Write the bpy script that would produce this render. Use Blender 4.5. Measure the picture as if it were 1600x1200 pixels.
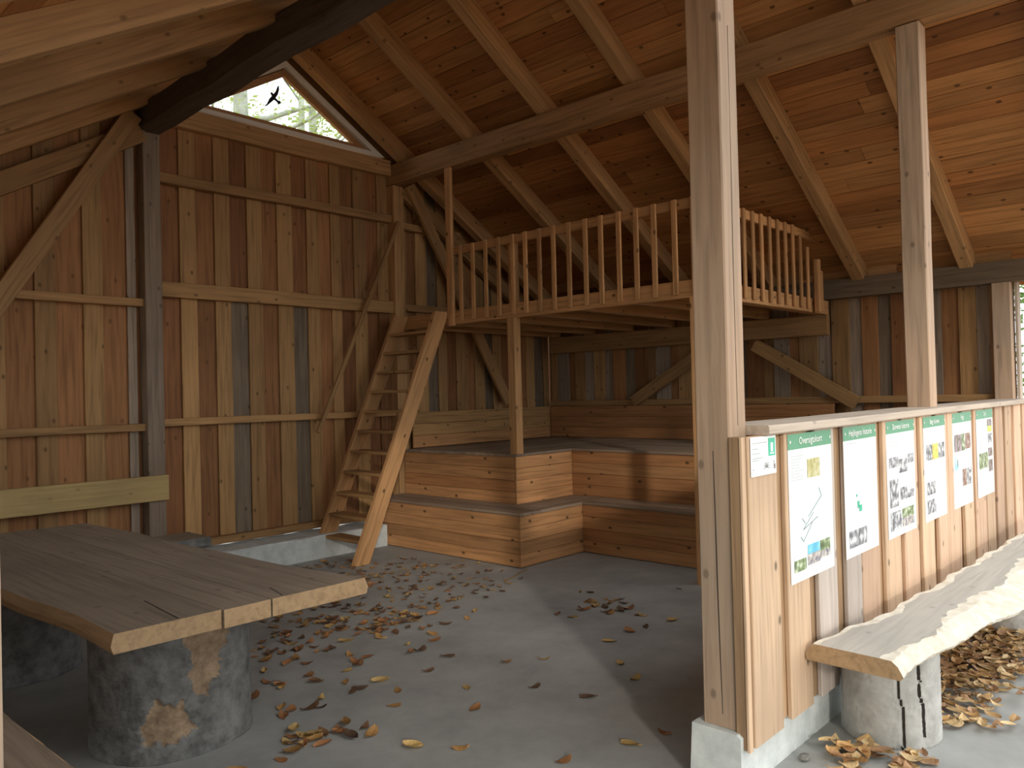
import bpy, bmesh, math, random
from mathutils import Vector, Matrix
random.seed(7)
S = bpy.context.scene
C = S.collection
for o in list(bpy.data.objects): bpy.data.objects.remove(o)

# ------------------------------------------------------------------ camera
def make_camera():
    a = math.pi/4 - 0.0392; p = 0.0129; ro = 0.0247
    f = Vector((math.cos(a)*math.cos(p), math.sin(a)*math.cos(p), math.sin(p)))
    r = Vector((math.sin(a), -math.cos(a), 0)); u = r.cross(f)
    c, s = math.cos(ro), math.sin(ro)
    r2 = c*r - s*u; u2 = s*r + c*u
    cd = bpy.data.cameras.new('camera'); cd.sensor_width = 36; cd.lens = 1233.3/1600*36
    cd.clip_start = .05; cd.clip_end = 300
    co = bpy.data.objects.new('camera', cd); C.objects.link(co)
    m = Matrix(((r2.x, u2.x, -f.x, -2.9246), (r2.y, u2.y, -f.y, -1.5206), (r2.z, u2.z, -f.z, 1.6), (0, 0, 0, 1)))
    co.matrix_world = m
    S.camera = co
make_camera()
# ------------------------------------------------------------------ light
w = bpy.data.worlds.new('overcast_sky'); S.world = w; w.use_nodes = True
bg = w.node_tree.nodes['Background']
bg.inputs[0].default_value = (.95, .985, 1.0, 1); bg.inputs[1].default_value = 1.35
sd = bpy.data.lights.new('sun', 'SUN'); sd.energy = .7; sd.angle = math.radians(3); sd.color = (1, .93, .82)
so = bpy.data.objects.new('sun', sd); C.objects.link(so)
so.rotation_euler = Vector((3.6, 5.0, -1.8)).to_track_quat('-Z', 'Y').to_euler(); so.location = (-9, -8, 9)
S.view_settings.view_transform = 'Standard'; S.view_settings.look = 'None'
S.view_settings.gamma = 1; S.view_settings.use_curve_mapping = False
S.view_settings.exposure = 0.92

# ------------------------------------------------------------------ materials
def nt(name, rough=.7):
    m = bpy.data.materials.new(name); m.use_nodes = True
    b = m.node_tree.nodes['Principled BSDF']; b.inputs['Roughness'].default_value = rough
    return m, m.node_tree, b
def N(t, k, **kw):
    n = t.nodes.new(k)
    for a, v in kw.items(): setattr(n, a, v)
    return n
def ramp(t, fac, stops):
    r = N(t, 'ShaderNodeValToRGB'); e = r.color_ramp.elements
    e[0].position, e[0].color = stops[0][0], (*stops[0][1], 1); e[1].position, e[1].color = stops[-1][0], (*stops[-1][1], 1)
    for p, c in stops[1:-1]:
        q = e.new(p); q.color = (*c, 1)
    t.links.new(fac, r.inputs[0]); return r.outputs[0]
def mul(c, k): return tuple(min(1, x*k) for x in c)
def wood(name, c, knots=.35, grain=.35, rough=.72, stain=None, vary=.22):
    m, t, b = nt(name, rough); L = t.links.new
    tc = N(t, 'ShaderNodeTexCoord'); oi = N(t, 'ShaderNodeObjectInfo')
    off = N(t, 'ShaderNodeVectorMath', operation='SCALE'); off.inputs[0].default_value = (37, 17, 53); L(oi.outputs['Random'], off.inputs['Scale'])
    ad = N(t, 'ShaderNodeVectorMath', operation='ADD'); L(tc.outputs['Object'], ad.inputs[0]); L(off.outputs[0], ad.inputs[1])
    mp = N(t, 'ShaderNodeMapping'); mp.inputs['Scale'].default_value = (1.1, 22, 22); L(ad.outputs[0], mp.inputs[0])
    n1 = N(t, 'ShaderNodeTexNoise'); n1.inputs['Scale'].default_value = 1.6; n1.inputs['Detail'].default_value = 5; n1.inputs['Distortion'].default_value = .6; L(mp.outputs[0], n1.inputs[0])
    col = ramp(t, n1.outputs[0], [(.3, mul(c, 1-grain)), (.52, c), (.75, mul(c, 1+grain*.45))])
    # broad stain
    n2 = N(t, 'ShaderNodeTexNoise'); n2.inputs['Scale'].default_value = 1.7; n2.inputs['Detail'].default_value = 3; L(ad.outputs[0], n2.inputs[0])
    mx = N(t, 'ShaderNodeMix', data_type='RGBA'); mx.blend_type = 'MIX'
    f2 = ramp(t, n2.outputs[0], [(.45, (0, 0, 0)), (.75, (.6, .6, .6))]); L(f2, mx.inputs[0]); L(col, mx.inputs[6])
    mx.inputs[7].default_value = (*(stain or mul(c, .7)), 1)
    # per board value
    mr = N(t, 'ShaderNodeMapRange'); mr.inputs[3].default_value = 1-vary; mr.inputs[4].default_value = 1+vary*.7; L(oi.outputs['Random'], mr.inputs[0])
    sc = N(t, 'ShaderNodeVectorMath', operation='SCALE'); L(mx.outputs[2], sc.inputs[0]); L(mr.outputs[0], sc.inputs['Scale'])
    # knots
    sx = N(t, 'ShaderNodeSeparateXYZ'); L(ad.outputs[0], sx.inputs[0])
    yz = N(t, 'ShaderNodeMath', operation='ADD'); L(sx.outputs[1], yz.inputs[0]); L(sx.outputs[2], yz.inputs[1])
    cb = N(t, 'ShaderNodeCombineXYZ'); L(sx.outputs[0], cb.inputs[0]); L(yz.outputs[0], cb.inputs[1])
    mk = N(t, 'ShaderNodeMapping'); mk.inputs['Scale'].default_value = (2.3, 3.6, 1); L(cb.outputs[0], mk.inputs[0])
    vo = N(t, 'ShaderNodeTexVoronoi', voronoi_dimensions='2D'); vo.inputs['Scale'].default_value = 1; L(mk.outputs[0], vo.inputs[0])
    fk = ramp(t, vo.outputs['Distance'], [(.028, (1, 1, 1)), (.06, (0, 0, 0))])
    kk = N(t, 'ShaderNodeMath', operation='MULTIPLY'); kk.inputs[1].default_value = knots*2; kk.use_clamp = True; L(fk, kk.inputs[0])
    m2 = N(t, 'ShaderNodeMix', data_type='RGBA'); L(kk.outputs[0], m2.inputs[0]); L(sc.outputs[0], m2.inputs[6]); m2.inputs[7].default_value = (*mul(c, .3), 1)
    L(m2.outputs[2], b.inputs['Base Color'])
    bp = N(t, 'ShaderNodeBump'); bp.inputs['Strength'].default_value = .25; bp.inputs['Distance'].default_value = .01; L(n1.outputs[0], bp.inputs['Height']); L(bp.outputs[0], b.inputs['Normal'])
    b.inputs['Specular IOR Level'].default_value = .25
    return m
def mottled(name, c1, c2, scale=6, rough=.85, bump=.3, c3=None, dist=.01, detail=6):
    m, t, b = nt(name, rough); L = t.links.new
    tc = N(t, 'ShaderNodeTexCoord')
    n = N(t, 'ShaderNodeTexNoise'); n.inputs['Scale'].default_value = scale; n.inputs['Detail'].default_value = detail; n.inputs['Roughness'].default_value = .65; L(tc.outputs['Object'], n.inputs[0])
    st = [(.32, c1), (.65, c2)]
    if c3: st.append((.78, c3))
    L(ramp(t, n.outputs[0], st), b.inputs['Base Color'])
    if bump:
        bp = N(t, 'ShaderNodeBump'); bp.inputs['Strength'].default_value = bump; bp.inputs['Distance'].default_value = dist; L(n.outputs[0], bp.inputs['Height']); L(bp.outputs[0], b.inputs['Normal'])
    b.inputs['Specular IOR Level'].default_value = .3
    return m
def flat(name, c, rough=.6):
    m, t, b = nt(name, rough); b.inputs['Base Color'].default_value = (*c, 1); return m
M = {}
M['light'] = wood('pine_light', (.50, .285, .12), .4)
M['tan'] = wood('pine_tan', (.42, .235, .10), .4)
M['red'] = wood('larch_red', (.375, .175, .072), .3)
M['rust'] = wood('larch_rust', (.30, .132, .055), .3)
M['grey'] = wood('weathered_grey', (.225, .165, .112), .35)
M['wallgrey'] = wood('weathered_brown_grey', (.36, .27, .20), .3)
M['beam'] = wood('beam_pine', (.48, .275, .125), .35)
M['bluegrey'] = wood('beam_weathered', (.32, .235, .17), .3)
M['dark'] = wood('log_dark', (.115, .09, .07), .2)
M['ceil1'] = wood('ceiling_pine', (.54, .265, .10), .75)
M['ceil2'] = wood('ceiling_pine_red', (.46, .205, .073), .75)
M['ceil3'] = wood('ceiling_pine_deep', (.38, .16, .056), .6)
M['bench'] = wood('bench_pine', (.54, .275, .12), .75)
M['bench2'] = wood('bench_pine_red', (.44, .205, .085), .75)
M['seat'] = wood('seat_dusty', (.34, .245, .175), .2)
M['rail'] = wood('rail_pine', (.58, .31, .135), .65)
M['out1'] = wood('cladding_tan', (.70, .49, .33), .5, .25)
M['out2'] = wood('cladding_pink', (.68, .46, .32), .4, .25)
M['out3'] = wood('cladding_grey', (.60, .51, .45), .3, .2)
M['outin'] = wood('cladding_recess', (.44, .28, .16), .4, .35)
M['cap'] = wood('cap_silvered', (.60, .50, .41), .25, .22)
M['post'] = wood('post_silvered', (.47, .325, .225), .35, .28, stain=(.40, .32, .25))
M['purlin'] = wood('purlin_brown', (.42, .235, .11), .35)
M['table'] = wood('table_worn', (.30, .235, .18), .25, .3)
M['tedge'] = wood('table_end_grain', (.44, .29, .16), .1, .25)
M['slab'] = wood('slab_silver', (.50, .46, .41), .15, .16)
M['sap'] = mottled('slab_sapwood', (.62, .54, .43), (.80, .74, .64), 14, .8, .6)
M['yellow'] = wood('board_yellow', (.55, .39, .17), .15, .2)
M['conc'] = mottled('concrete_floor', (.27, .27, .26), (.41, .41, .395), 1.6, .6, .08, (.36, .35, .335))
M['plinth'] = mottled('concrete_plinth', (.50, .53, .52), (.68, .70, .68), 9, .9, .5)
M['bark'] = mottled('bark_grey', (.10, .095, .09), (.23, .225, .215), 13, .9, 1.0, (.17, .15, .13))
M['barkl'] = mottled('bark_light', (.36, .345, .32), (.54, .52, .49), 9, .9, .5)
M['bare'] = mottled('bare_wood', (.17, .11, .07), (.40, .28, .18), 14, .8, .8)
M['crack'] = flat('crack_dark', (.03, .022, .017), .9)
M['trunk'] = mottled('beech_bark', (.30, .31, .28), (.50, .52, .47), 3, .9, .2)
M['ground'] = mottled('forest_floor', (.20, .11, .05), (.36, .22, .10), 5, .95, .6, (.15, .16, .06))
M['frame'] = flat('window_white', (.85, .82, .77), .5)
M['sash'] = wood('window_sash', (.52, .29, .14), .1, .2)
M['black'] = flat('black_vinyl', (.012, .014, .014), .5)
M['paper'] = flat('poster_paper', (.86, .90, .90), .45)
M['green'] = flat('poster_green', (.10, .33, .19), .45)
M['white'] = flat('print_white', (.9, .92, .9), .45)
M['ink'] = flat('print_grey', (.42, .46, .46), .5)
M['map'] = mottled('print_map', (.68, .86, .88), (.80, .91, .92), 9, .45, 0)
M['line'] = flat('print_line', (.25, .27, .27), .5)
M['teal'] = flat('print_teal', (.07, .50, .33), .5)
M['screw'] = flat('screw_zinc', (.7, .7, .68), .35)
M['stone'] = mottled('pebble', (.12, .11, .10), (.3, .28, .25), 60, .9, .4)
def photo(name, a, b, c, s=26):
    m, t, bs = nt(name, .45); L = t.links.new
    tc = N(t, 'ShaderNodeTexCoord'); n = N(t, 'ShaderNodeTexNoise'); n.inputs['Scale'].default_value = s; n.inputs['Detail'].default_value = 5; L(tc.outputs['Object'], n.inputs[0])
    L(ramp(t, n.outputs[0], [(.36, a), (.5, b), (.62, c)]), bs.inputs['Base Color']); return m
M['ph_bw'] = photo('photo_black_white', (.10, .10, .12), (.32, .33, .36), (.75, .77, .8))
M['ph_forest'] = photo('photo_forest', (.08, .12, .05), (.22, .30, .14), (.60, .66, .50))
M['ph_field'] = photo('photo_field', (.38, .34, .12), (.52, .48, .22), (.62, .6, .38))
M['ph_sky'] = photo('photo_sky', (.12, .50, .72), (.25, .66, .80), (.6, .85, .9), 8)
M['ph_stone'] = photo('photo_stones', (.16, .17, .26), (.42, .38, .36), (.7, .66, .62), 40)
M['ph_yellow'] = photo('photo_yellow', (.45, .60, .10), (.68, .72, .15), (.75, .45, .12))
M['ph_heath'] = photo('photo_heath', (.10, .12, .07), (.26, .20, .20), (.45, .36, .42))
M['ph_red'] = photo('photo_squirrel', (.16, .08, .06), (.34, .20, .16), (.5, .45, .4))
M['ph_blue'] = photo('photo_blue', (.30, .72, .85), (.45, .80, .90), (.7, .9, .95), 9)
def leafmat(name, c):
    m, t, b = nt(name, .6); L = t.links.new
    oi = N(t, 'ShaderNodeObjectInfo'); tc = N(t, 'ShaderNodeTexCoord')
    n = N(t, 'ShaderNodeTexNoise'); n.inputs['Scale'].default_value = 30; L(tc.outputs['Object'], n.inputs[0])
    cc = ramp(t, n.outputs[0], [(.35, mul(c, .65)), (.65, c)])
    mr = N(t, 'ShaderNodeMapRange'); mr.inputs[3].default_value = .7; mr.inputs[4].default_value = 1.25; L(oi.outputs['Random'], mr.inputs[0])
    sc = N(t, 'ShaderNodeVectorMath', operation='SCALE'); L(cc, sc.inputs[0]); L(mr.outputs[0], sc.inputs['Scale']); L(sc.outputs[0], b.inputs['Base Color']); return m
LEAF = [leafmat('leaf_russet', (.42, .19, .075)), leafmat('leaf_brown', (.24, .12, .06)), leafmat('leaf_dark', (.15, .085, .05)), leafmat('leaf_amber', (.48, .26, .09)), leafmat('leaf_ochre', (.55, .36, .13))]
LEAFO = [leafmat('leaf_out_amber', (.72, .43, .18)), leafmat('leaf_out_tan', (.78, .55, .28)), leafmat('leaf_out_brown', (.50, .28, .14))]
def green_leaf(name, c):
    m, t, b = nt(name, .6); b.inputs['Base Color'].default_value = (*c, 1)
    tr = N(t, 'ShaderNodeBsdfTranslucent'); tr.inputs[0].default_value = (*mul(c, 1.3), 1)
    mx = N(t, 'ShaderNodeMixShader'); mx.inputs[0].default_value = .5
    t.links.new(b.outputs[0], mx.inputs[1]); t.links.new(tr.outputs[0], mx.inputs[2])
    t.links.new(mx.outputs[0], t.nodes['Material Output'].inputs[0]); return m
M['fol1'] = green_leaf('foliage_yellow_green', (.34, .42, .12)); M['fol2'] = green_leaf('foliage_green', (.13, .24, .06))
def glass():
    m, t, b = nt('window_glass', .02); L = t.links.new
    tr = N(t, 'ShaderNodeBsdfTransparent'); tr.inputs[0].default_value = (.95, .98, .96, 1)
    gl = N(t, 'ShaderNodeBsdfGlossy'); gl.inputs['Roughness'].default_value = .03
    mx = N(t, 'ShaderNodeMixShader'); mx.inputs[0].default_value = .06
    L(tr.outputs[0], mx.inputs[1]); L(gl.outputs[0], mx.inputs[2]); L(mx.outputs[0], t.nodes['Material Output'].inputs[0]); return m
M['glass'] = glass()

# ------------------------------------------------------------------ helpers
def link(name, me, parent=None, mat=None):
    o = bpy.data.objects.new(name, me); C.objects.link(o)
    if mat is not None and not me.materials:
        for q in (mat if isinstance(mat, (list, tuple)) else [mat]): me.materials.append(q)
    if parent: o.parent = parent
    return o
def tag(o, label=None, cat=None, group=None, kind=None):
    if label: o['label'] = label
    if cat: o['category'] = cat
    if group: o['group'] = group
    if kind: o['kind'] = kind
    return o
def empty(name, loc=(0, 0, 0), **kw):
    o = bpy.data.objects.new(name, None); C.objects.link(o); o.location = loc; o.empty_display_size = .2
    return tag(o, **kw)
def place(o, mw):
    """world placement; parents are unrotated empties or meshes with a known matrix"""
    if o.parent:
        pm = o.parent.get('_mw')
        P = Matrix([list(r) for r in pm]) if pm else Matrix.Translation(o.parent.location)
        o.matrix_local = P.inverted() @ mw
    else: o.matrix_local = mw
def box_mesh(name, L, w, t, ch=.004, wob=0, seg=1, taper=0):
    """beam along local X, chamfered long edges"""
    bm = bmesh.new(); rings = []
    hw, ht = w/2, t/2; c = min(ch, hw*.4, ht*.4)
    for i in range(seg+1):
        x = -L/2 + L*i/seg
        k = 1+taper*(i/seg-.5)
        dy = random.uniform(-wob, wob); dz = random.uniform(-wob, wob); e1 = 1+random.uniform(-wob, wob)*2; e2 = 1+random.uniform(-wob, wob)*2
        a, b = hw*k*e1, ht*k*e2
        pts = [(a, b-c), (a-c, b), (-a+c, b), (-a, b-c), (-a, -b+c), (-a+c, -b), (a-c, -b), (a, -b+c)]
        rings.append([bm.verts.new((x, y+dy, z+dz)) for y, z in pts])
    for r, q in zip(rings, rings[1:]):
        for j in range(8): bm.faces.new((r[j], r[(j+1) % 8], q[(j+1) % 8], q[j]))
    bm.faces.new(rings[0][::-1]); bm.faces.new(rings[-1])
    bmesh.ops.recalc_face_normals(bm, faces=bm.faces)
    me = bpy.data.meshes.new(name); bm.to_mesh(me); bm.free(); return me
def plank(name, p0, p1, w, t, up, mat, parent=None, **kw):
    """w along (up x dir), t along up (thickness direction)"""
    p0, p1, up = Vector(p0), Vector(p1), Vector(up)
    d = (p1-p0); L = d.length; x = d.normalized(); y = up.cross(x).normalized(); z = x.cross(y)
    me = box_mesh(name, L, w, t, **kw); o = link(name, me, parent, M[mat] if isinstance(mat, str) else mat)
    c = (p0+p1)/2
    place(o, Matrix(((x.x, y.x, z.x, c.x), (x.y, y.y, z.y, c.y), (x.z, y.z, z.z, c.z), (0, 0, 0, 1))))
    return o
def abox(name, x0, x1, y0, y1, z0, z1, mat, parent=None, axis=None, **kw):
    """axis aligned box, grain along its longest axis"""
    s = (x1-x0, y1-y0, z1-z0); c = ((x0+x1)/2, (y0+y1)/2, (z0+z1)/2)
    ax = axis if axis is not None else max(range(3), key=lambda i: s[i])
    p0, p1 = list(c), list(c); p0[ax] -= s[ax]/2; p1[ax] += s[ax]/2
    others = [i for i in range(3) if i != ax]; ti = min(others, key=lambda i: s[i]); wi = [i for i in others if i != ti][0]
    up = [0, 0, 0]; up[ti] = 1
    return plank(name, p0, p1, s[wi], s[ti], up, mat, parent, **kw)
def from_py(name, vs, fs, mat, parent=None, smooth=False):
    me = bpy.data.meshes.new(name); me.from_pydata(vs, [], fs); me.update()
    if smooth:
        for p in me.polygons: p.use_smooth = True
    return link(name, me, parent, mat)
def prism(name, poly, y0, y1, mat, parent=None):
    """polygon in world xz, extruded in y (parent at origin)"""
    n = len(poly); vs = [(x, y0, z) for x, z in poly]+[(x, y1, z) for x, z in poly]
    fs = [tuple(range(n)), tuple(range(2*n-1, n-1, -1))]+[(i, i+n, (i+1) % n+n, (i+1) % n) for i in range(n)]
    o = from_py(name, vs, fs, mat, parent)
    bm = bmesh.new(); bm.from_mesh(o.data); bmesh.ops.recalc_face_normals(bm, faces=bm.faces); bm.to_mesh(o.data); bm.free()
    return o

# ------------------------------------------------------------------ dimensions
W, D, PW = 2.81, 5.56, .15
RX, RZ, SL = 1.48, 5.094, .6          # ridge, rafter underside, slope
def zb(x): return RZ-SL*abs(x-RX)      # rafter underside height
RT = .2                                # rafter depth measured vertically
XE, XN = 5.5, -2.54                    # far / near eave inner faces
Y0R, Y1R = -.95, 6.0
# ------------------------------------------------------------------ ground and floor
def slab(name, x0, x1, y0, y1, z0, z1, mat):
    vs = [(x, y, z) for z in (z0, z1) for y in (y0, y1) for x in (x0, x1)]
    return from_py(name, vs, [(0, 2, 3, 1), (4, 5, 7, 6), (0, 1, 5, 4), (2, 6, 7, 3), (0, 4, 6, 2), (1, 3, 7, 5)], M[mat])
tag(slab('ground', -45, 45, -45, 45, -.3, -.04, 'ground'), kind='structure')
tag(slab('floor', -3.3, 6.1, -2.4, 5.95, -.25, 0, 'conc'), kind='structure')

# ------------------------------------------------------------------ plinths
def plinth(name, x0, x1, y0, y1, h):
    bm = bmesh.new(); n = 24
    r0 = []
    for i in range(n+1):
        x = x0+(x1-x0)*i/n; j = lambda: random.uniform(-.006, .006)
        r0.append([bm.verts.new(p) for p in ((x, y0, 0), (x, y0+j()*.5, h-.012+j()), (x, y0+.015+j(), h+j()*.6), (x, y1-.015, h+j()*.6), (x, y1, 0))])
    for a, b in zip(r0, r0[1:]):
        for k in range(4): bm.faces.new((a[k], b[k], b[k+1], a[k+1]))
    bm.faces.new(r0[0]); bm.faces.new(r0[-1][::-1]); bmesh.ops.recalc_face_normals(bm, faces=bm.faces)
    me = bpy.data.meshes.new(name); bm.to_mesh(me); bm.free()
    return tag(link(name, me, None, M['plinth']), kind='structure')
plinth('baseboard_front', -.035, 5.66, -.03, .2, .229)
plinth('baseboard_back', -2.6, 2.41, 5.3, 5.9, .228)
plinth('trim_1', 2.42, 5.75, 5.56, 5.9, .238)

# ------------------------------------------------------------------ gable wall at the back
gb = empty('wall_back', (0, 0, 0), kind='structure')
def gable_top(x0, x1):
    if x0 > .1 and x1 < 2.9: return 4.2
    return max(zb(x0), zb(x1))+.19
palette_R = ['rust', 'light', 'red', 'light', 'grey', 'tan', 'red', 'light', 'grey', 'tan', 'red', 'tan', 'rust', 'light', 'rust']
ed = [.15, .37, .53, .71, .87, 1.05, 1.21, 1.38, 1.56, 1.73, 1.88, 2.03, 2.16, 2.33, 2.5, 2.66, 2.81]
seq = []
for i in range(len(ed)-1):
    proud = i % 2 == 1
    seq.append((ed[i], ed[i+1], proud, palette_R[i % len(palette_R)]))
eL = [-2.62, -2.46, -2.3, -2.14, -1.98, -1.8, -1.63, -1.45, -1.25, -1.05, -.84, -.68, -.47, -.31, -.11, -.03, .15]
pl = ['tan', 'red', 'light', 'red', 'tan', 'red', 'light', 'red', 'tan', 'red', 'tan', 'red', 'light', 'red', 'wallgrey', 'rust']
for i in range(len(eL)-1): seq.append((eL[i], eL[i+1], pl[i] in ('tan', 'light', 'wallgrey'), pl[i]))
x = W; k = 0
while x < 5.62:
    wd = random.uniform(.13, .19); seq.append((x, min(x+wd, 5.64), k % 2 == 1, ['rust', 'tan', 'red', 'light', 'grey', 'tan'][k % 6])); x += wd; k += 1
for x0, x1, proud, mt in seq:
    e = .022
    mid = x0 > .1 and x1 < 2.9
    spans = [(.24, 2.63, mt), (2.632, gable_top(x0, x1), random.choice(['red', 'rust', 'red', 'tan'] if not proud else ['tan', 'tan', 'light']))] if mid else [(.24, gable_top(x0, x1), mt)]
    for za, zc, mm in spans:
        if proud: b_ = abox('plank', x0+.001, x1-.001, 5.68, 5.705, za, zc, mm, gb, axis=2)
        else: b_ = abox('plank', x0-e, x1+e, 5.706, 5.731, za, zc, mm, gb, axis=2)
    if not mid:                                      # cut the top to the roof slope
        ml = b_.matrix_basis.copy()
        for v in b_.data.vertices:
            if v.co.x > 0:
                q = ml @ v.co; q.z = zb(q.x)+.19; v.co = ml.inverted() @ q
for z0, z1, x0, x1, mt in [(2.563, 2.70, .15, W, 'light'), (1.385, 1.452, .15, W, 'tan'), (3.60, 3.69, .15, W, 'tan'), (.25, .32, .15, 2.4, 'tan'),
                        (2.46, 2.53, -2.54, 0, 'tan'), (1.355, 1.42, -2.54, 0, 'tan'), (.25, .32, -2.54, 0, 'tan'),
                        (3.55, 3.63, W+.15, 3.9, 'tan'), (2.6, 2.68, W+.15, 5.45, 'tan'), (4.14, 4.32, .15, W, 'beam')]:
    abox('rail', x0, x1, 5.60, 5.678, z0, z1, mt, gb, axis=0, wob=.004, seg=4)
# sloping rail under the end rafter on the near side
plank('rail', (-2.5, 5.6, zb(-2.5)-.20), (-.0, 5.6, zb(0)-.20), .17, .08, (0, 1, 0), 'tan', gb)
plank('rail', (5.45, 5.6, zb(5.45)-.20), (W+.15, 5.6, zb(W+.15)-.20), .17, .08, (0, 1, 0), 'tan', gb)
for sd2 in (1, -1):
    plank('slope_board', (RX+sd2*.0, 5.70, RZ+.09), (RX+sd2*1.5, 5.70, zb(RX+sd2*1.5)+.09), .19, .03, (0, 1, 0), 'beam', gb)
# ------------------------------------------------------------------ far eave wall
fw = empty('wall_right', (0, 0, 0), kind='structure')
y = .02; k = 0
fp = ['tan', 'wallgrey', 'tan', 'red', 'wallgrey', 'tan', 'rust', 'grey', 'red', 'wallgrey']
while y < 5.7:
    wd = random.uniform(.15, .21) if k % 2 == 0 else random.uniform(.11, .16); y1 = min(y+wd, 5.72)
    if k % 2 == 0: abox('plank', 5.655, 5.68, y, y1, .15, 2.75, fp[k % 10], fw, axis=2)
    else: abox('plank', 5.681, 5.706, y-.022, y1+.022, .15, 2.75, fp[k % 10], fw, axis=2)
    y = y1; k += 1
for z in (1.42, .3): abox('rail', 5.56, 5.654, .1, 5.6, z, z+.07, 'tan', fw, axis=1)
abox('corner_board', 5.60, 5.72, -.02, .005, .2, 2.6, 'cap', fw, axis=2)
y = 0.
while y < 5.4:                                    # blocking between rafters on top of the plate
    abox('blocking', 5.60, 5.64, y+.02, y+.9, 2.72, 2.92, 'beam', fw, axis=1); y += 1.0
tag(abox('baseboard_right', 5.5, 5.75, .2, 5.75, 0, .2, 'plinth', None, axis=1), kind='structure')

# ------------------------------------------------------------------ timber frame
def post(x, y, z0, z1, mat, label, s=PW, wob=.0, seg=1):
    return tag(plank('timber_post', (x+s/2, y+s/2, z0), (x+s/2, y+s/2, z1), s, s, (0, 1, 0), mat, None, ch=.006, wob=wob, seg=seg), label, 'post', 'timber posts of the shelter')
post(0, 0, .229, 4.03, 'post', 'thick square timber post on the concrete block at the low wall end', wob=.002, seg=6)
pA = bpy.data.objects['timber_post']
def crack(pts, w):
    for a, b in zip(pts, pts[1:]):
        o = plank('drying_crack', a, b, w, .0016, (1, 0, 0) if abs(a[0]) < .01 else (0, 1, 0), 'crack', None, ch=.0003)
        mw = o.matrix_basis.copy(); o.parent = pA; o.matrix_basis = pA.matrix_basis.inverted() @ mw
crack([(-.0005, .062, .26), (-.0005, .066, .5), (-.0005, .070, .8), (-.0005, .072, 1.15), (-.0005, .075, 1.45)], .004)
crack([(.075, -.0005, 1.45), (.074, -.0005, 2.0), (.08, -.0005, 2.6), (.082, -.0005, 3.1)], .003)
post(W, 0, 1.0, 4.03, 'post', 'square timber post rising from behind the low wall with posters', wob=.003, seg=6)
post(0, D, .229, 4.03, 'bluegrey', 'grey weathered post on the back wall beneath the dark log')
post(W, D, 0, 4.03, 'beam', 'brown post on the back wall beside the ladder top')
post(XN-PW, 0, 0, 2.5, 'post', 'post at the left edge of the photo beside the slab bench')
post(5.5, -.0+.02, 0, 2.52, 'post', 'post at the far right corner of the low wall')
post(5.525, 2.78, 1.0, 2.52, 'beam', 'post on the far wall between two diagonal braces under the loft')
def beam(p0, p1, w, t, up, mat, label, name='beam', **kw):
    return tag(plank(name, p0, p1, w, t, up, mat, None, **kw), label, 'beam')
beam((W+.075, Y0R, 4.155), (W+.075, 5.68, 4.155), .15, .23, (0, 0, 1), 'purlin', 'long brown roof beam running above the loft railing', 'purlin', ch=.008, wob=.003, seg=10)
beam((.075, Y0R, 4.145), (.075, 5.62, 4.145), .20, .27, (0, 0, 1), 'dark', 'rough dark log beam crossing in front of the triangular window', 'purlin', ch=.04, wob=.014, seg=14)
beam((5.56, Y0R, 2.622), (5.56, 5.68, 2.622), .14, .2, (0, 0, 1), 'grey', 'dark grey wall plate along the top of the far wall', 'wall_plate')
beam((XN-.07, Y0R, 2.62), (XN-.07, 5.68, 2.62), .14, .2, (0, 0, 1), 'bluegrey', 'wall plate along the open near side', 'wall_plate')
beam((3.03, 5.53, 4.06), (4.62, 5.53, 1.50), .14, .05, (0, 1, 0), 'tan', 'diagonal brace on the back wall behind the loft railing', 'diagonal_brace')
beam((-.10, 5.515, 4.12), (-1.72, 5.52, 1.45), .15, .07, (0, 1, 0), 'beam', 'diagonal brace slanting down left from the dark log end', 'diagonal_brace')
beam((5.51, 3.10, 2.09), (5.51, 4.17, 1.47), .14, .06, (1, 0, 0), 'tan', 'diagonal brace under the loft left of the thick post', 'diagonal_brace')
beam((5.51, 2.52, 2.09), (5.51, 1.42, 1.42), .14, .06, (1, 0, 0), 'tan', 'diagonal brace under the loft right of the thick post', 'diagonal_brace')

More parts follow.
